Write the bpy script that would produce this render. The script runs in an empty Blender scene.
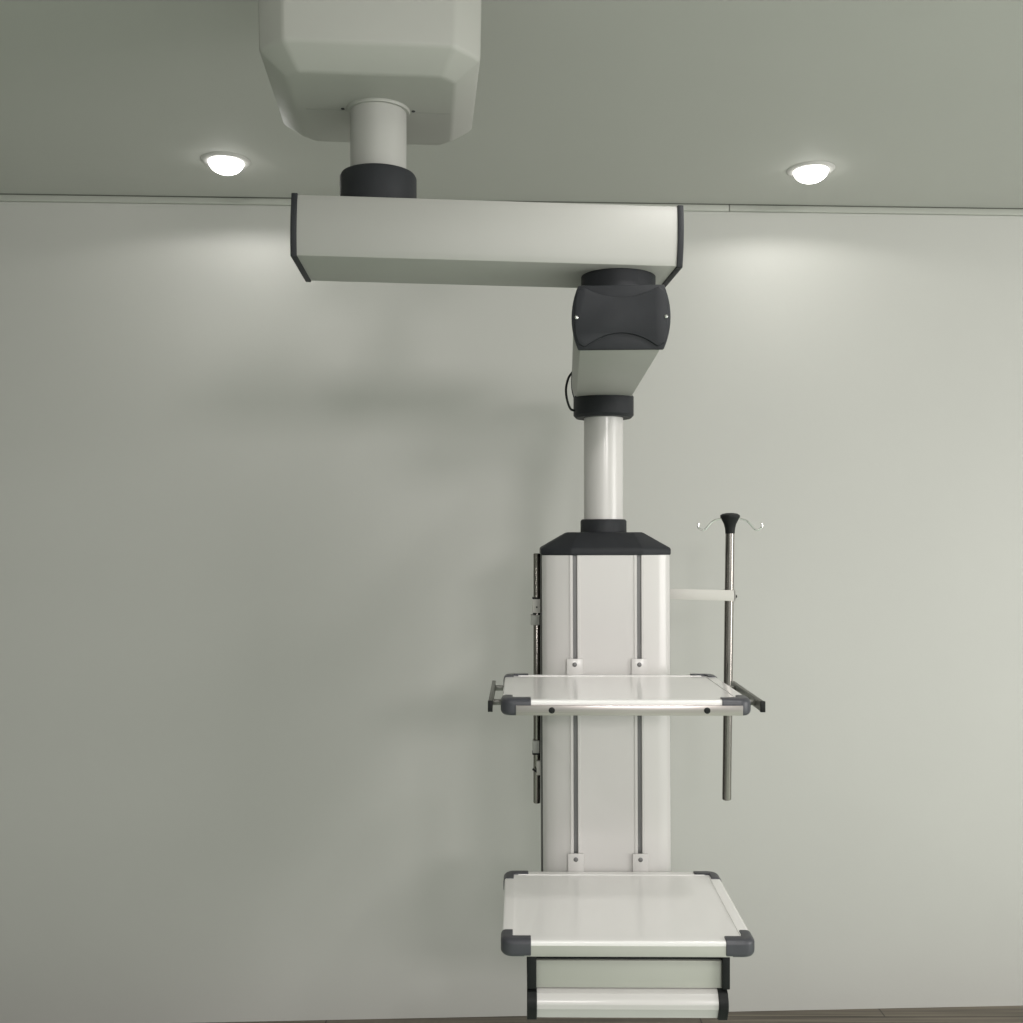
import bpy, bmesh, math, random
from mathutils import Vector, Matrix

random.seed(4)
SC = bpy.context.scene
COL = SC.collection
R = math.radians

# ------------------------------------------------------------------ materials
def mat(name, col, rough=0.5, metal=0.0, coat=0.0, var=0.03, scale=6.0, bump=0.0, bscale=200.0,
        stretch=(1, 1, 1), spec=0.5):
    m = bpy.data.materials.new(name)
    m.use_nodes = True
    nt = m.node_tree
    b = nt.nodes['Principled BSDF']
    tc = nt.nodes.new('ShaderNodeTexCoord')
    mp = nt.nodes.new('ShaderNodeMapping')
    mp.inputs['Scale'].default_value = stretch
    nz = nt.nodes.new('ShaderNodeTexNoise')
    nz.inputs['Scale'].default_value = scale
    nz.inputs['Detail'].default_value = 4
    cr = nt.nodes.new('ShaderNodeValToRGB')
    cr.color_ramp.elements[0].position = 0.3
    cr.color_ramp.elements[1].position = 0.7
    cr.color_ramp.elements[0].color = tuple(max(0, c * (1 - var)) for c in col) + (1,)
    cr.color_ramp.elements[1].color = tuple(min(1, c * (1 + var)) for c in col) + (1,)
    nt.links.new(tc.outputs['Object'], mp.inputs['Vector'])
    nt.links.new(mp.outputs['Vector'], nz.inputs['Vector'])
    nt.links.new(nz.outputs['Fac'], cr.inputs['Fac'])
    nt.links.new(cr.outputs['Color'], b.inputs['Base Color'])
    b.inputs['Roughness'].default_value = rough
    b.inputs['Metallic'].default_value = metal
    b.inputs['Coat Weight'].default_value = coat
    b.inputs['Coat Roughness'].default_value = 0.12
    b.inputs['Specular IOR Level'].default_value = spec
    if bump > 0:
        n2 = nt.nodes.new('ShaderNodeTexNoise')
        n2.inputs['Scale'].default_value = bscale
        bp = nt.nodes.new('ShaderNodeBump')
        bp.inputs['Strength'].default_value = bump
        bp.inputs['Distance'].default_value = 0.002
        nt.links.new(mp.outputs['Vector'], n2.inputs['Vector'])
        nt.links.new(n2.outputs['Fac'], bp.inputs['Height'])
        nt.links.new(bp.outputs['Normal'], b.inputs['Normal'])
    return m

M = {}
M['wall'] = mat('wall_paint', (0.505, 0.503, 0.476), 0.55, var=0.015, scale=1.2, bump=0.08, bscale=90)
M['wall_side'] = mat('side_wall_darkener', (0.22, 0.23, 0.21), 0.6, var=0.02)  # kept dark so little light bounces onto the left of the room
M['ceiling'] = mat('ceiling_paint', (0.50, 0.50, 0.47), 0.7, var=0.02, scale=1.0, bump=0.05, bscale=60)
M['trim'] = mat('trim_plastic', (0.42, 0.43, 0.39), 0.5, var=0.02)
M['seam'] = mat('dark_joint', (0.10, 0.105, 0.09), 0.8)
M['white'] = mat('white_enamel', (0.60, 0.582, 0.568), 0.34, coat=0.25, var=0.01, bump=0.04, bscale=500)
M['arm'] = mat('white_enamel_dimmed', (0.39, 0.388, 0.365), 0.5, coat=0.0, var=0.012, bump=0.04, bscale=500)  # same white as the column, darkened for the weaker light up there
M['cover'] = mat('cover_plastic', (0.40, 0.40, 0.37), 0.5, var=0.012, bump=0.04, bscale=300)
M['drawer'] = mat('white_enamel_shaded', (0.44, 0.445, 0.40), 0.34, coat=0.1, var=0.01)  # white enamel greyed; shade at the lower shelf put into the colour
M['tray'] = mat('tray_plastic', (0.88, 0.86, 0.85), 0.16, coat=0.0, var=0.008)
M['dark'] = mat('charcoal_plastic', (0.021, 0.0225, 0.026), 0.58, spec=0.3, var=0.08, scale=40, bump=0.1, bscale=700)
M['corner'] = mat('grey_corner_plastic', (0.055, 0.056, 0.066), 0.38, var=0.05, scale=30)
M['panel'] = mat('dark_grey_panel', (0.075, 0.076, 0.074), 0.5, var=0.05)
M['black'] = mat('black_plastic', (0.008, 0.009, 0.009), 0.5, var=0.1, scale=30, spec=0.25)
M['track'] = mat('track_aluminium', (0.17, 0.17, 0.17), 0.45, metal=0.5, var=0.05, stretch=(30, 30, 1))
M['steel'] = mat('brushed_steel', (0.30, 0.28, 0.26), 0.22, metal=1.0, var=0.015, scale=8, stretch=(60, 60, 1))
M['flatsteel'] = mat('satin_steel', (0.50, 0.46, 0.44), 0.28, metal=0.95, var=0.06, scale=8, stretch=(1, 40, 60))
M['rail'] = mat('grey_rail_metal', (0.17, 0.17, 0.155), 0.35, metal=0.75, var=0.06, scale=20)
M['bracket'] = mat('bracket_enamel', (0.56, 0.545, 0.51), 0.45, var=0.02)
M['clamp'] = mat('clamp_grey', (0.34, 0.345, 0.32), 0.45, var=0.04, scale=20)
M['chrome'] = mat('chrome', (0.75, 0.75, 0.74), 0.12, metal=1.0, var=0.02)

def floor_mat():
    m = bpy.data.materials.new('wood_plank_floor')
    m.use_nodes = True
    nt = m.node_tree
    b = nt.nodes['Principled BSDF']
    tc = nt.nodes.new('ShaderNodeTexCoord')
    mp = nt.nodes.new('ShaderNodeMapping')
    br = nt.nodes.new('ShaderNodeTexBrick')
    br.inputs['Scale'].default_value = 1.0
    br.inputs['Brick Width'].default_value = 1.25
    br.inputs['Row Height'].default_value = 0.125
    br.inputs['Mortar Size'].default_value = 0.0025
    br.inputs['Color1'].default_value = (0.17, 0.15, 0.12, 1)
    br.inputs['Color2'].default_value = (0.13, 0.118, 0.095, 1)
    br.inputs['Mortar'].default_value = (0.05, 0.045, 0.035, 1)
    nz = nt.nodes.new('ShaderNodeTexNoise')
    nz.inputs['Scale'].default_value = 1.0
    nz.inputs['Detail'].default_value = 5
    m2 = nt.nodes.new('ShaderNodeMapping')
    m2.inputs['Scale'].default_value = (1.5, 70, 1)
    mx = nt.nodes.new('ShaderNodeMix')
    mx.data_type = 'RGBA'
    mx.blend_type = 'MULTIPLY'
    mx.inputs['Factor'].default_value = 0.85
    cr = nt.nodes.new('ShaderNodeValToRGB')
    cr.color_ramp.elements[0].position = 0.35
    cr.color_ramp.elements[1].position = 0.65
    cr.color_ramp.elements[0].color = (0.45, 0.43, 0.4, 1)
    cr.color_ramp.elements[1].color = (1.35, 1.3, 1.25, 1)
    L = nt.links.new
    L(tc.outputs['Object'], mp.inputs['Vector'])
    L(tc.outputs['Object'], m2.inputs['Vector'])
    L(mp.outputs['Vector'], br.inputs['Vector'])
    L(m2.outputs['Vector'], nz.inputs['Vector'])
    L(nz.outputs['Fac'], cr.inputs['Fac'])
    L(br.outputs['Color'], mx.inputs['A'])
    L(cr.outputs['Color'], mx.inputs['B'])
    L(mx.outputs['Result'], b.inputs['Base Color'])
    b.inputs['Roughness'].default_value = 0.45
    return m
M['floor'] = floor_mat()
M['bounce'] = mat('pale_bounce_floor', (0.64, 0.73, 0.64), 0.4, var=0.03, scale=3)  # invented pale floor colour that bounces light up to the undersides

def lens_mat():
    m = bpy.data.materials.new('glowing_lamp_lens')
    m.use_nodes = True
    nt = m.node_tree
    b = nt.nodes['Principled BSDF']
    b.inputs['Base Color'].default_value = (0.9, 0.9, 0.88, 1)
    b.inputs['Roughness'].default_value = 0.4
    b.inputs['Emission Color'].default_value = (1.0, 0.985, 0.95, 1)
    b.inputs['Emission Strength'].default_value = 7.0
    return m
M['lens'] = lens_mat()

# ------------------------------------------------------------------ mesh helpers (world coordinates)
def fin(bm, bevel=0.0, seg=2, ang=30):
    bmesh.ops.remove_doubles(bm, verts=bm.verts, dist=1e-6)
    bmesh.ops.recalc_face_normals(bm, faces=bm.faces)
    if bevel > 0:
        es = [e for e in bm.edges if len(e.link_faces) == 2 and e.calc_face_angle(0) > R(ang)]
        bmesh.ops.bevel(bm, geom=es, offset=bevel, offset_type='OFFSET', segments=seg, profile=0.5,
                        affect='EDGES', clamp_overlap=True)
    return bm

def merge(*bms):
    out = bmesh.new()
    for b in bms:
        me = bpy.data.meshes.new('tmp')
        b.to_mesh(me)
        out.from_mesh(me)
        bpy.data.meshes.remove(me)
        b.free()
    return out

def box(x0, x1, y0, y1, z0, z1, bevel=0.0, seg=2):
    bm = bmesh.new()
    vs = [bm.verts.new((x, y, z)) for x in (x0, x1) for y in (y0, y1) for z in (z0, z1)]
    for f in ((0, 1, 3, 2), (4, 6, 7, 5), (0, 4, 5, 1), (2, 3, 7, 6), (0, 2, 6, 4), (1, 5, 7, 3)):
        bm.faces.new([vs[i] for i in f])
    return fin(bm, bevel, seg)

def loft(loops, cap=True, bevel=0.0, seg=2, ang=30):
    bm = bmesh.new()
    rows = [[bm.verts.new(p) for p in l] for l in loops]
    n = len(rows[0])
    for a, b in zip(rows[:-1], rows[1:]):
        for i in range(n):
            j = (i + 1) % n
            bm.faces.new((a[i], a[j], b[j], b[i]))
    if cap:
        bm.faces.new(rows[0][::-1])
        bm.faces.new(rows[-1])
    return fin(bm, bevel, seg, ang)

def prism(poly, z0, z1, bevel=0.0, seg=2, ang=30):
    return loft([[(x, y, z0) for x, y in poly], [(x, y, z1) for x, y in poly]], True, bevel, seg, ang)

def extrude(prof, o, u, v, w, length, bevel=0.0, seg=2, ang=30):
    """profile points (a, b) placed at o + a*u + b*v and extruded along w."""
    o, u, v, w = Vector(o), Vector(u), Vector(v), Vector(w)
    l0 = [o + u * a + v * b for a, b in prof]
    return loft([l0, [p + w * length for p in l0]], True, bevel, seg, ang)

def lathe(prof, c, n=48, axis='z'):
    """profile (radius, height) rings around c."""
    c = Vector(c)
    loops = []
    for r, h in prof:
        l = []
        for i in range(n):
            t = 2 * math.pi * i / n
            if axis == 'z':
                l.append(c + Vector((r * math.cos(t), r * math.sin(t), h)))
            elif axis == 'y':
                l.append(c + Vector((r * math.cos(t), h, r * math.sin(t))))
            else:
                l.append(c + Vector((h, r * math.cos(t), r * math.sin(t))))
        loops.append(l)
    return loft(loops, True)

def tube(pts, r, n=12, sub=6):
    pts = [Vector(p) for p in pts]
    if sub > 1 and len(pts) > 2:
        out = []
        for i in range(len(pts) - 1):
            p0 = pts[max(i - 1, 0)]
            p1, p2 = pts[i], pts[i + 1]
            p3 = pts[min(i + 2, len(pts) - 1)]
            for k in range(sub):
                t = k / sub
                out.append(0.5 * ((2 * p1) + (p2 - p0) * t + (2 * p0 - 5 * p1 + 4 * p2 - p3) * t * t
                                  + (3 * p1 - p0 - 3 * p2 + p3) * t ** 3))
        out.append(pts[-1])
        pts = out
    loops = []
    prev = None
    for i, p in enumerate(pts):
        d = (pts[min(i + 1, len(pts) - 1)] - pts[max(i - 1, 0)]).normalized()
        if prev is None:
            a = d.cross(Vector((0, 0, 1)))
            if a.length < 1e-3:
                a = d.cross(Vector((1, 0, 0)))
            a.normalize()
        else:
            a = (prev - d * prev.dot(d)).normalized()
        prev = a
        b = d.cross(a)
        loops.append([p + (a * math.cos(2 * math.pi * k / n) + b * math.sin(2 * math.pi * k / n)) * r for k in range(n)])
    return loft(loops, True)

def sweep(path, prof, z):
    """sweep profile (outward offset, height) along a horizontal open path of (x, y)."""
    P = [Vector((x, y, 0)) for x, y in path]
    loops = []
    for i, p in enumerate(P):
        d1 = (P[i] - P[i - 1]).normalized() if i > 0 else (P[1] - P[0]).normalized()
        d2 = (P[i + 1] - P[i]).normalized() if i < len(P) - 1 else d1
        n1 = Vector((d1.y, -d1.x, 0))
        n2 = Vector((d2.y, -d2.x, 0))
        n = (n1 + n2).normalized()
        k = 1.0 / max(0.3, n.dot(n1))
        loops.append([p + n * (a * k) + Vector((0, 0, z + b)) for a, b in prof])
    return loft(loops, True)

# ------------------------------------------------------------------ object helpers
WL = {}
def obj(name, bm, material, parent=None, smooth=40, origin=None):
    if isinstance(material, str):
        material = M[material]
    vs = [v.co for v in bm.verts]
    lo = Vector([min(v[i] for v in vs) for i in range(3)])
    hi = Vector([max(v[i] for v in vs) for i in range(3)])
    c = Vector(origin) if origin is not None else (lo + hi) / 2
    bmesh.ops.translate(bm, verts=bm.verts, vec=-c)
    me = bpy.data.meshes.new(name)
    bm.to_mesh(me)
    bm.free()
    me.materials.append(material)
    me.shade_smooth()
    me.set_sharp_from_angle(angle=R(smooth))
    o = bpy.data.objects.new(name, me)
    COL.objects.link(o)
    WL[o.name] = c
    if parent is not None:
        o.parent = parent
        o.location = c - WL[parent.name]
    else:
        o.location = c
    return o

def thing(name, label, cat, loc, group=None):
    o = bpy.data.objects.new(name, None)
    COL.objects.link(o)
    o.empty_display_size = 0.1
    o.location = loc
    WL[o.name] = Vector(loc)
    o['label'] = label
    o['category'] = cat
    if group:
        o['group'] = group
    return o

def struct(name, bm, material, label=None):
    o = obj(name, bm, material)
    o['kind'] = 'structure'
    if label:
        o['label'] = label
    return o

def rot(bm, deg, pivot, axis='Z'):
    bmesh.ops.rotate(bm, verts=bm.verts, cent=Vector(pivot), matrix=Matrix.Rotation(R(deg), 3, axis))
    return bm

# ------------------------------------------------------------------ the setting
CEIL = 2.733
WROT = 2.55
WP = (0, 3.47, 0)
struct('wall_back', rot(box(-3.4, 5.2, 3.47, 3.62, -0.05, CEIL + 0.05), WROT, WP), 'wall')
struct('wall_left_blocker', box(-2.9, -2.75, -3.0, 3.3, -0.05, CEIL + 0.05), 'wall_side')  # unseen wall added to block ambient light from the left
struct('ceiling', box(-3.0, 5.2, -3.0, 4.0, CEIL, CEIL + 0.12), 'ceiling')
struct('floor', box(-3.0, 5.2, -3.0, 3.9, -0.10, -0.021), 'bounce')  # unseen floor surface made pale as a light reflector
struct('trim_4', rot(box(-2.7, 5.2, 3.10, 3.47, -0.021, -0.009), WROT, WP), 'floor')
def trim_strip(x0, x1):
    return rot(box(x0, x1, 3.458, 3.47, CEIL - 0.023, CEIL - 0.002, 0.002), WROT, WP)
struct('trim_1', trim_strip(-2.75, 0.7375), 'trim')
struct('trim_2', trim_strip(0.7395, 5.2), 'trim')
struct('trim_3', rot(box(-2.75, 5.2, 3.455, 3.47, CEIL - 0.0025, CEIL + 0.001), WROT, WP), 'seam')

# ------------------------------------------------------------------ the ceiling pendant
MX, MY = -0.2495, 1.93
PEND = thing('medical_pendant',
             'white two-armed medical ceiling pendant carrying a column with two shelves and a drawer',
             'medical pendant', (MX, MY, CEIL))

# ceiling cover
def oct_loop(hw, hd, ch, z):
    return [(MX - 0.007 + x, MY + 0.006 + y, z) for x, y in
            ((-hw + ch, -hd), (hw - ch, -hd), (hw, -hd + ch), (hw, hd - ch), (hw - ch, hd), (-hw + ch, hd), (-hw, hd - ch), (-hw, -hd + ch))]
CZ = 2.4065
cov = loft([oct_loop(0.195, 0.206, 0.046, CEIL), oct_loop(0.190, 0.204, 0.046, CZ + 0.033),
            oct_loop(0.147, 0.158, 0.024, CZ)], True, 0.006, 3, 12)
COVER = obj('ceiling_cover', rot(cov, 5, (MX, MY, 0)), 'cover', PEND, 20)
for s in (-1, 1):
    a, b = sorted((MX + s * 0.062, MX + s * 0.1335))
    obj('cover_seam', rot(box(a, b, MY + 0.001, MY + 0.0025, CZ - 0.0006, CZ + 0.003), 5, (MX, MY, 0)), 'clamp', COVER)
    obj('screw', rot(lathe([(0.0035, -0.001), (0.0035, 0.002)], (MX + s * 0.0655, MY - 0.005, CZ), 12), 5, (MX, MY, 0)), 'dark', COVER)
obj('cover_flange', lathe([(0.054, -0.005), (0.058, -0.005), (0.060, 0.001), (0.060, 0.006)], (MX, MY, CZ), 64), 'cover', PEND)
obj('mounting_tube', lathe([(0.0525, 2.27), (0.0525, 2.42)], (MX, MY, 0), 64), 'arm', PEND)
obj('mounting_collar', lathe([(0.0715, 2.205), (0.0715, 2.279), (0.069, 2.284), (0.05, 2.284)], (MX, MY, 0), 64), 'dark', PEND)

# barrel-sided arm profile: half width at flats, half width at bulge, half height
def barrel(hf, hb, hh, n=8):
    s = hb - hf
    r = (hh * hh + s * s) / (2 * s)
    a = math.asin(hh / r)
    right = []
    for i in range(n + 1):
        t = -a + 2 * a * i / n
        right.append((hb - r + r * math.cos(t), r * math.sin(t)))
    return right + [(-x, -y) for x, y in right]

# upper arm: yawed away to the right, sagging a touch
ya, dr = R(3.1), R(-0.82)
u1 = Vector((math.cos(ya) * math.cos(dr), math.sin(ya) * math.cos(dr), math.sin(dr)))
d1 = Vector((-math.sin(ya), math.cos(ya), 0))
n1 = u1.cross(d1)
A1 = Vector((MX, MY + 0.007, 2.1632))
UP = obj('upper_arm', extrude(barrel(0.092, 0.099, 0.0545), A1 - u1 * 0.139, d1, n1, u1, 0.687, 0.0015, 2, 40), 'arm', PEND, 30)
for s0 in (-0.1490, 0.5465):
    cap = extrude(barrel(0.094, 0.1015, 0.057), A1 + u1 * s0, d1, n1, u1, 0.0110, 0.0015, 2, 40)
    obj('end_cap', cap, 'dark', UP, 30)
    e = 1 if s0 > 0 else -1
    c = A1 + u1 * (s0 + (0.0110 if s0 > 0 else 0.0))
    for q in (-0.088, 0.088):
        obj('screw', lathe([(0.003, -0.001 if e > 0 else -0.0012), (0.003, 0.0012 if e > 0 else 0.001)], c + d1 * q, 12, 'x'), 'chrome', UP)

J1 = A1 + u1 * 0.4535
obj('arm_joint', lathe([(0.0705, 2.052), (0.0705, 2.1055)], (J1.x, J1.y, 0), 64), 'dark', PEND)

# lower arm: runs back to the column
TX, TY = 0.2483, 2.78
d2 = (Vector((TX, TY, 0)) - Vector((J1.x, J1.y, 0))).normalized()
r2 = Vector((d2.y, -d2.x, 0))
d2 = (d2 + Vector((0, 0, math.tan(R(1.9))))).normalized()
up = r2.cross(d2)
A2 = Vector((J1.x, J1.y, 2.0085)) - d2 * 0.106
LOW = obj('lower_arm', extrude(barrel(0.0735, 0.0855, 0.0535), A2 + d2 * 0.010, r2, up, d2, 1.010, 0.0015, 2, 40), 'arm', PEND, 30)
def arm_cap(at):
    pl = extrude(barrel(0.0770, 0.0892, 0.0580, 12), at + d2 * 0.004, r2, up, d2, 0.009, 0.002, 2, 40)
    # raised band between the two moulded arcs
    n = 20
    pts = []
    w = 0.066
    top = [(-w + 2 * w * i / n, 0.0535 - 0.018 * (1 - ((-w + 2 * w * i / n) / w) ** 2)) for i in range(n + 1)]
    bot = [(w - 2 * w * i / n, -0.0535 + 0.025 * (1 - ((w - 2 * w * i / n) / w) ** 2)) for i in range(n + 1)]
    side_r = [(0.0755 + 0.0085 * math.cos(math.pi / 2 * k), 0.048 * -math.sin(math.pi / 2 * k)) for k in (-0.8, -0.4, 0, 0.4, 0.8)]
    side_l = [(-x, -y) for x, y in side_r]
    poly = top + side_r + bot + side_l
    band = extrude(poly, at, r2, up, d2, 0.006, 0.0018, 2, 50)
    return merge(pl, band)
obj('end_cap', arm_cap(A2), 'dark', LOW, 35)
obj('end_cap', extrude(barrel(0.0755, 0.0875, 0.0565), A2 + d2 * 1.018, r2, up, d2, 0.009, 0.0015, 2, 40), 'dark', LOW, 30)
for s in (-1, 1):
    c = A2 + r2 * (s * 0.0805) + d2 * 0.002
    obj('screw', lathe([(0.0015, -0.0045), (0.0033, -0.003), (0.0033, 0.004)], c, 14, 'y'), 'chrome', LOW)

obj('column_collar', lathe([(0.060, 1.927), (0.0745, 1.927), (0.081, 1.934), (0.081, 1.984)], (TX, TY, 0), 64), 'dark', PEND)
obj('drop_tube', lathe([(0.0527, 1.63), (0.0527, 1.94)], (TX, TY, 0), 64), 'white', PEND)
cab = [((px - 511.5) * 2.72 / 1030, 2.72 + dy, 1.612 + (535 - py) * 2.72 / 1030) for px, py, dy in
       ((573, 372, -0.01), (568.5, 378, 0), (566, 389, 0), (567.3, 400, 0.005), (571, 408, 0.02), (575, 409, 0.03))]
obj('cable', tube(cab, 0.0032, 10), 'black', PEND)

# service column -- everything on it is turned 0.4 degrees
TR = -0.5
PV = (0.249, 2.215, 0)
def T(bm):
    return rot(bm, TR, PV)
FY = 2.668
CX = 0.2430
half = [(0.070, 0.0), (0.0705, -0.0018), (0.0765, -0.0018), (0.0775, 0.0), (0.0775, 0.010), (0.0885, 0.010), (0.0885, 0.0),
        (0.0895, -0.0018), (0.0955, -0.0018), (0.096, 0.0005), (0.130, 0.008), (0.153, 0.0165), (0.161, 0.023), (0.1675, 0.034), (0.1675, 0.05)]
poly = [(CX + x, FY + y) for x, y in half] + [(CX - x, FY + y) for x, y in half[::-1]]
ZB, ZT = 0.61, 1.5595
def TB(bm):
    return T(rot(bm, -0.22, (CX, FY, ZT), 'Y'))
BODY = obj('service_column', TB(prism(poly, ZB, ZT)), 'white', PEND, 22)
for s in (-1, 1):
    obj('mounting_track', TB(box(CX + s * 0.083 - 0.0054, CX + s * 0.083 + 0.0054, FY + 0.006, FY + 0.0098, ZB + 0.002, ZT - 0.001)), 'track', BODY)
    x0, x1 = sorted((CX + s * 0.150, CX + s * 0.1695))
    obj('side_panel', TB(box(x0, x1, FY + 0.043, FY + 0.235, ZB, ZT, 0.002)), 'panel', BODY)
obj('back_panel', TB(box(CX - 0.150, CX + 0.150, FY + 0.214, FY + 0.23, ZB, ZT)), 'white', BODY)
obj('bottom_plate', TB(box(CX - 0.160, CX + 0.160, FY + 0.03, FY + 0.23, ZB - 0.01, ZB + 0.004, 0.002)), 'dark', BODY)
def cap_loop(hx, cx, y0, yc, y1, z):
    return [(CX - cx, FY + y0, z), (CX + cx, FY + y0, z), (CX + hx, FY + yc, z), (CX + hx, FY + y1 - yc + y0, z),
            (CX + cx, FY + y1, z), (CX - cx, FY + y1, z), (CX - hx, FY + y1 - yc + y0, z), (CX - hx, FY + yc, z)]
capb = loft([cap_loop(0.1705, 0.093, -0.004, 0.03, 0.241, ZT), cap_loop(0.1705, 0.093, -0.004, 0.03, 0.241, ZT + 0.018),
             cap_loop(0.099, 0.073, 0.040, 0.055, 0.19, ZT + 0.060)], True, 0.004, 2, 15)
obj('column_cap', T(capb), 'dark', BODY, 25)
obj('cap_collar', lathe([(0.062, 1.61), (0.062, 1.649), (0.0585, 1.654), (0.04, 1.654)], (TX, TY, 0), 64), 'dark', BODY)

# shelves
SX0, SX1, SY0, SY1 = -0.0225, 0.5178, 2.215, 2.661
def edge_prof(h, w, r, slant=0.0):
    """bullnosed edge section: outward offset 0 = outer face"""
    p = [(-w, -h), (-r - slant, -h)]
    for k in range(1, 6):
        t = math.pi / 2 * k / 5
        p.append((-slant - r + r * math.sin(t), -h + r * (1 - math.cos(t))))
    if slant > 0:
        p.append((-0.0012, -0.0125))
        p.append((0.0, -0.0100))
    for k in range(0, 6):
        t = math.pi / 2 * k / 5
        p.append((-r + r * math.cos(t), -r + r * math.sin(t)))
    p.append((-w, 0.0))
    return p
def shelf_board(zt, h):
    parts = []
    e = 0.0015
    x0, x1, y0, y1 = SX0 + e, SX1 - e, SY0 + e, SY1 - e
    pr = edge_prof(h, 0.026, 0.005, 0.010)
    g = 0.035
    for path in ([(x0 + g, y0), (x1 - g, y0)], [(x1, y0 + g), (x1, y1 - g)], [(x1 - g, y1), (x0 + g, y1)], [(x0, y1 - g), (x0, y0 + g)]):
        parts.append(sweep(path, pr, zt))
    parts.append(box(x0 + 0.022, x1 - 0.022, y0 + 0.022, y1 - 0.022, zt - h + 0.003, zt - 0.0015))
    return merge(*parts)
def guard(kx, ky, zt, h, lx, ly):
    r = 0.026
    cx = SX0 if kx < 0 else SX1
    cy = SY0 if ky < 0 else SY1
    pts = [(0, ly)]
    for k in range(0, 9):
        t = math.pi / 2 * k / 8
        pts.append((r - r * math.cos(t), r - r * math.sin(t)))
    pts.append((lx, 0))
    path = [(cx - kx * a, cy - ky * b) for a, b in pts]
    if kx * ky < 0:
        path = path[::-1]
    prof = edge_prof(h + 0.0055, 0.026, 0.011)
    prof = [(a + 0.0012, b + 0.0032) for a, b in prof]
    return fin(sweep(path, prof, zt), 0.0012, 1, 60)
def bracket(x, zt, top):
    return merge(box(x - 0.0205, x + 0.0205, FY - 0.0062, FY - 0.0021, zt - 0.045, zt + top, 0.0008),
                 box(x - 0.0205, x + 0.0205, FY - 0.19, FY - 0.0025, zt - 0.046, zt - 0.041, 0.0008))
def make_shelf(zt, h, label, pitch, wide, bx):
    global SX1
    SX1 = wide
    def T(bm):
        return rot(rot(bm, pitch, (0, SY0, zt), 'X'), TR, PV)
    s = obj('shelf', T(shelf_board(zt, h)), 'tray', PEND, 35)
    s['label'] = label
    for kx in (-1, 1):
        for ky in (-1, 1):
            lx = 0.0645 if ky < 0 else 0.062
            obj('corner_guard', T(guard(kx, ky, zt, h, lx, 0.058)), 'corner', s, 40)
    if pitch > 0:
        obj('front_shade_strip', T(box(SX0 + 0.05, SX1 - 0.05, SY0 + 0.0012, SY0 + 0.010, zt - h, zt - 0.0105, 0.0008)), 'drawer', s)  # grey strip: shade on the white front face put into colour
    for k in (-1, 1):
        x = CX + bx + k * 0.0835
        obj('bracket', T(bracket(x, zt, 0.0395 if bx == 0 else 0.0440)), 'white', s)
        obj('bracket_screw', T(lathe([(0.002, -0.0085), (0.0058, -0.0072), (0.0062, -0.0055), (0.0062, -0.003)], (x, FY, zt + (0.0245 if bx == 0 else 0.0290)), 20, 'y')), 'track', s)
    return s
ZU, ZL = 1.257, 0.7378
TOP = make_shelf(ZU, 0.0325, 'white tray with a steel front rail and side rails', -0.6, 0.5178, 0.0)
LOWS = make_shelf(ZL, 0.034, 'white tray with plain front edge above the drawer', 0.8, 0.5262, 0.0030)
SX1 = 0.5178

# steel front rail and side rails of the upper shelf
obj('front_rail', T(box(SX0 + 0.032, SX1 - 0.021, SY0 - 0.0035, SY0 + 0.004, ZU - 0.0328, ZU - 0.0112, 0.0008)), 'flatsteel', TOP)
for x in (0.0865, 0.4200):
    obj('plug', T(lathe([(0.0048, -0.0052), (0.0068, -0.0045), (0.0068, -0.002)], (x, SY0, ZU - 0.0218), 24, 'y')), 'black', TOP)
for s, xb in ((-1, -0.0475), (1, 0.5535)):
    rail = box(xb - 0.0045, xb + 0.0045, 2.278, 2.60, 1.2224, 1.2445, 0.0008)
    RL = rail
    xs = SX0 + 0.004 if s < 0 else SX1 - 0.004
    a, b = sorted((xb, xs))
    RL = merge(rail, box(a, b, 2.326, 2.342, 1.2275, 1.2390, 0.001), box(a, b, 2.540, 2.556, 1.2275, 1.2390, 0.001))
    obj('side_rail', T(RL), 'rail', TOP)
    obj('rail_end_cap', T(box(xb - 0.0053, xb + 0.0053, 2.270, 2.280, 1.2215, 1.2454, 0.0008)), 'black', TOP)

# drawer under the lower shelf
DX0, DX1 = 0.0335, 0.4725
DB = ZL - 0.0345
dr_front = box(DX0 + 0.018, DX1 - 0.013, 2.2450, 2.2590, 0.6245, 0.6845, 0.002)
DRW = obj('drawer', T(merge(dr_front, box(DX0 + 0.024, DX1 - 0.022, 2.2570, 2.5900, 0.5685, 0.6845, 0.002))), 'drawer', PEND)
obj('drawer_housing', T(merge(box(DX0 + 0.006, DX1 - 0.006, 2.2510, 2.6200, 0.6860, DB - 0.0005),
                              box(DX0 + 0.010, DX0 + 0.022, 2.2630, 2.6200, 0.5705, 0.6905), box(DX1 - 0.022, DX1 - 0.010, 2.2630, 2.6200, 0.5705, 0.6905),
                              box(DX0 + 0.010, DX1 - 0.010, 2.6050, 2.6200, 0.5705, 0.6905))), 'black', DRW)
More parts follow.
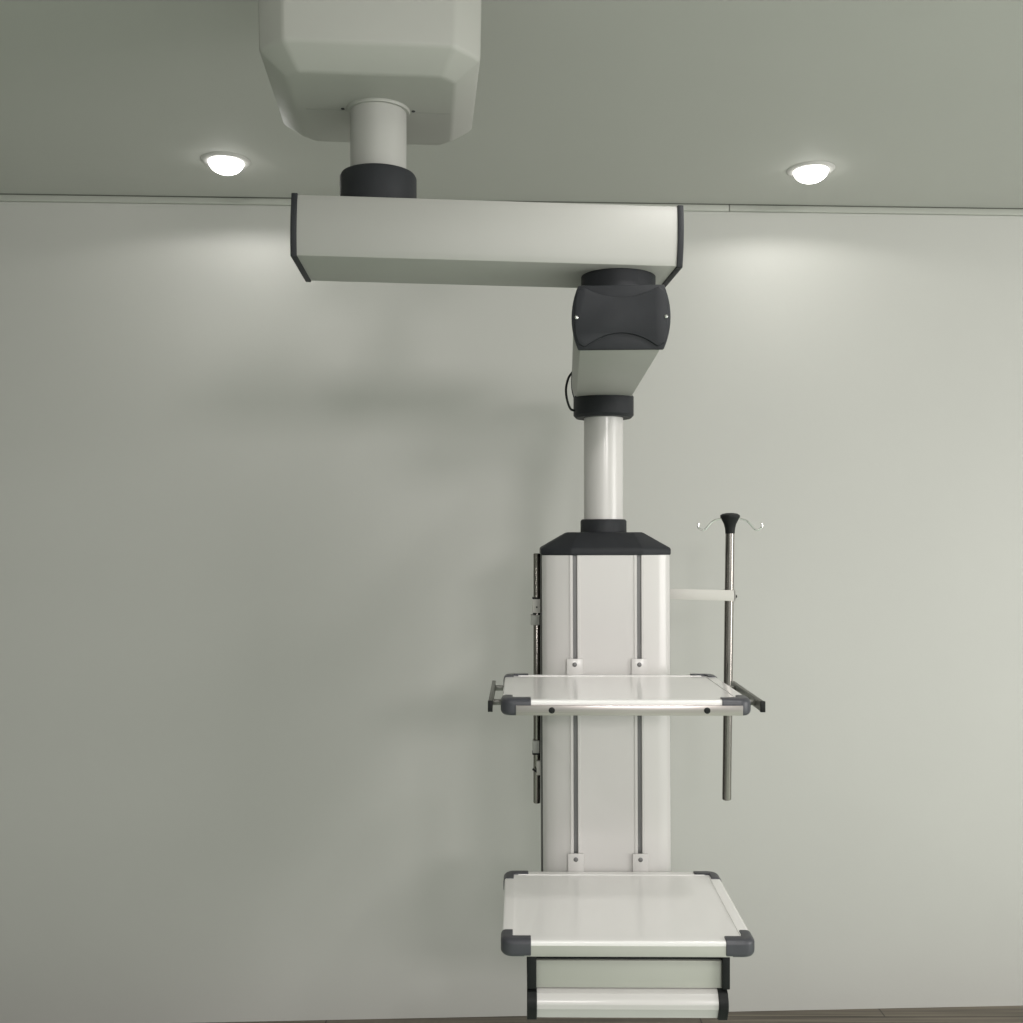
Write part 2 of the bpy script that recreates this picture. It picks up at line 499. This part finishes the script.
# handle: bulged profile along the whole width
hp = [(2.2590, 0.6230), (2.2450, 0.6220), (2.2350, 0.6170), (2.2280, 0.6075), (2.2250, 0.5965), (2.2270, 0.5860), (2.2300, 0.5830), (2.2430, 0.5610), (2.2590, 0.5590)]
obj('drawer_handle', T(extrude(hp, (DX0 + 0.020, 0, 0), (0, 1, 0), (0, 0, 1), (1, 0, 0), DX1 - DX0 - 0.044)), 'white', DRW, 25)
hc = [(2.2650, 0.6255), (2.2450, 0.6255), (2.2310, 0.6205), (2.2240, 0.6105), (2.2200, 0.5965), (2.2215, 0.5850), (2.2380, 0.5580), (2.2650, 0.5555)]
for x, w in ((DX0, 0.0215), (DX1 - 0.0245, 0.0205)):
    obj('handle_end_cap', T(extrude(hc, (x, 0, 0), (0, 1, 0), (0, 0, 1), (1, 0, 0), w, 0.001, 1)), 'black', DRW, 25)
for x, w in ((DX0, 0.0205), (DX1 - 0.0155, 0.0165)):
    obj('side_panel', T(box(x, x + w, 2.2330, 2.6200, 0.6265, DB - 0.003, 0.002)), 'black', DRW)

# ------------------------------------------------------------------ poles beside the column
PX, PY = 0.5852, 2.78
tilt = R(0.70)
PB, PT = 0.897, 1.623
IV = thing('infusion_pole', 'slim steel infusion pole with a black hooked head on a flat arm',
           'infusion pole', (PX - 0.004, PY, PB))
def ptx(z):
    return PX + math.tan(tilt) * (z - 1.26)
polebm = loft([[Vector((ptx(z) + r * math.cos(2 * math.pi * i / 28), PY + r * math.sin(2 * math.pi * i / 28), z)) for i in range(28)]
               for z, r in ((PB, 0.009), (PB + 0.002, 0.0120), (PT, 0.0120))])
obj('pole', polebm, 'steel', IV)
hx = ptx(1.638)
head = lathe([(0.0125, 1.6160), (0.0135, 1.6285), (0.0165, 1.6415), (0.0225, 1.6535), (0.0265, 1.6610), (0.026, 1.6655), (0.020, 1.6695), (0.008, 1.6715)], (hx, PY, 0), 40)
obj('pole_head', head, 'black', IV)
for s in (-1, 1):
    hk = [(hx + s * 0.018, PY, 1.6575), (hx + s * 0.032, PY, 1.6545), (hx + s * 0.046, PY, 1.6495), (hx + s * 0.058, PY, 1.6375), (hx + s * 0.068, PY, 1.6265),
          (hx + s * 0.078, PY, 1.6265), (hx + s * 0.086, PY, 1.6345), (hx + s * 0.085, PY, 1.6435)]
    obj('hook', tube(hk, 0.0026, 8, 4), 'chrome', IV)
BZ = 1.452
arm = box(0.4180, PX + 0.017, PY - 0.0150, PY - 0.0110, BZ - 0.0145, BZ + 0.0145, 0.0008)
clip = merge(box(PX + 0.0125, PX + 0.0165, PY - 0.0150, PY + 0.016, BZ - 0.0145, BZ + 0.0145, 0.0008),
             box(PX - 0.014, PX + 0.0165, PY + 0.0115, PY + 0.0155, BZ - 0.0145, BZ + 0.0145, 0.0008))
ab = merge(arm, clip)
for v in ab.verts:
    v.co.z -= (v.co.x - 0.49) * 0.026
obj('support_arm', ab, 'bracket', IV)
obj('clamp_screw', lathe([(0.0045, 0.0), (0.0045, 0.0045), (0.003, 0.006)], (PX + 0.0168, PY - 0.002, BZ - 0.006), 14, 'x'), 'black', IV)

LX, LY = 0.0684, 2.78
SP = thing('steel_pole', 'short plain steel pole clamped flat against the left side of the column', 'steel pole', (LX, LY, 0.889))
obj('pole', lathe([(0.0085, 0.889), (0.0095, 0.892), (0.0095, 1.560), (0.008, 1.5625)], (LX, LY, 0), 24), 'steel', SP)
def zc(py):
    return 1.612 - (py - 535.0) / 1030.0 * 2.765
def blk(x0, x1, p1, p0, y0=2.762, y1=2.798):
    return box(x0, x1, y0, y1, zc(p0), zc(p1), 0.001)
EX = 0.0770
obj('clamp', blk(0.0560, EX, 599, 613), 'bracket', SP)
obj('clamp', blk(0.0520, 0.0755, 615, 625), 'clamp', SP)
obj('clamp', blk(0.0570, EX - 0.002, 741, 753), 'clamp', SP)
obj('clamp', blk(0.0675, EX, 761, 775), 'bracket', SP)
obj('gasket', blk(0.0560, EX - 0.001, 597.6, 599, 2.760, 2.800), 'black', SP)
obj('gasket', blk(0.0575, 0.067, 612.8, 614.4, 2.760, 2.780), 'black', SP)
obj('gasket', blk(0.0560, EX - 0.001, 753, 754.6, 2.760, 2.800), 'black', SP)
obj('clamp_screw', lathe([(0.0022, -0.004), (0.0022, 0.002)], (0.0675, 2.762, zc(607)), 12, 'y'), 'dark', SP)
obj('clamp_lever', tube([(0.0565, 2.765, zc(769)), (0.0690, 2.765, zc(772))], 0.0028, 8, 1), 'black', SP)

# ------------------------------------------------------------------ downlights
def downlight(x, y, label):
    t = thing('downlight', label, 'ceiling light', (x, y, CEIL), 'downlights in the ceiling')
    obj('trim_ring', lathe([(0.051, 0.0), (0.0525, -0.006), (0.066, -0.006), (0.072, -0.001), (0.072, 0.0)], (x, y, CEIL), 48), 'white', t)
    prof = [(0.052 * math.cos(k * math.pi / 18), -0.036 * math.sin(k * math.pi / 18)) for k in range(0, 9)]
    obj('lens', lathe([(0.052, 0.001)] + prof, (x, y, CEIL - 0.004), 40), 'lens', t)
    ld = bpy.data.lights.new('downlight_beam', 'SPOT')
    ld.energy = 3.5
    ld.color = (1.0, 0.985, 0.95)
    ld.spot_size = R(168)
    ld.spot_blend = 0.15
    ld.shadow_soft_size = 0.05
    lo = bpy.data.objects.new('downlight_beam', ld)
    COL.objects.link(lo)
    lo.parent = t
    lo.location = (0, 0, -0.06)
    return t
downlight(-0.855, 3.085, 'small round glowing downlight left of the white ceiling cover')
downlight(0.9186, 3.16, 'small round glowing downlight on the open right side of the ceiling')

# ------------------------------------------------------------------ lights
def area(name, loc, target, sx, sy, power, color):
    ld = bpy.data.lights.new(name, 'AREA')
    ld.shape = 'RECTANGLE'
    ld.size, ld.size_y = sx, sy
    ld.energy = power
    ld.color = color
    o = bpy.data.objects.new(name, ld)
    COL.objects.link(o)
    o.location = loc
    d = Vector(target) - Vector(loc)
    o.rotation_euler = d.to_track_quat('-Z', 'Y').to_euler()
    return o
def unseen_ceiling_spot(x, y, power):
    ld = bpy.data.lights.new('unseen_ceiling_spot', 'SPOT')
    ld.energy = power
    ld.color = (1.0, 0.975, 0.95)
    ld.spot_size = R(160)
    ld.spot_blend = 0.6
    ld.shadow_soft_size = 0.07
    o = bpy.data.objects.new('unseen_ceiling_spot', ld)
    COL.objects.link(o)
    o.location = (x, y, CEIL - 0.05)
area('room_light', (1.95, -3.9, 2.55), (0.6, 3.4, 1.3), 1.0, 0.5, 62, (1.0, 0.955, 0.935))
area('room_light', (0.3, -3.5, 2.50), (0.4, 3.4, 1.3), 0.5, 0.4, 32, (1.0, 0.955, 0.935))
area('right_fill_light', (4.4, 0.4, 1.5), (0.4, 3.4, 1.6), 1.8, 1.8, 80, (1.0, 0.97, 0.95))  # added fill for the right wall and ceiling; no window known
unseen_ceiling_spot(-1.3, 0.25, 24)
unseen_ceiling_spot(1.0, 0.45, 28)
unseen_ceiling_spot(0.75, 1.40, 26)  # added spot over the shelves to brighten the tray tops

w = bpy.data.worlds.new('room_ambient')
SC.world = w
w.use_nodes = True
bg = w.node_tree.nodes['Background']
bg.inputs['Color'].default_value = (0.86, 0.91, 0.85, 1)
bg.inputs['Strength'].default_value = 0.58

# ------------------------------------------------------------------ camera
cd = bpy.data.cameras.new('camera')
cd.sensor_width = 36.0
cd.lens = 36.0 * 1030.0 / 1023.0
cd.shift_y = 23.5 / 1023.0
cd.clip_start = 0.05
cam = bpy.data.objects.new('camera', cd)
COL.objects.link(cam)
cam.location = (0, 0, 1.612)
cam.rotation_euler = (R(90), 0, 0)
SC.camera = cam
SC.view_settings.view_transform = 'Standard'
SC.view_settings.look = 'None'
SC.view_settings.exposure = 0.06
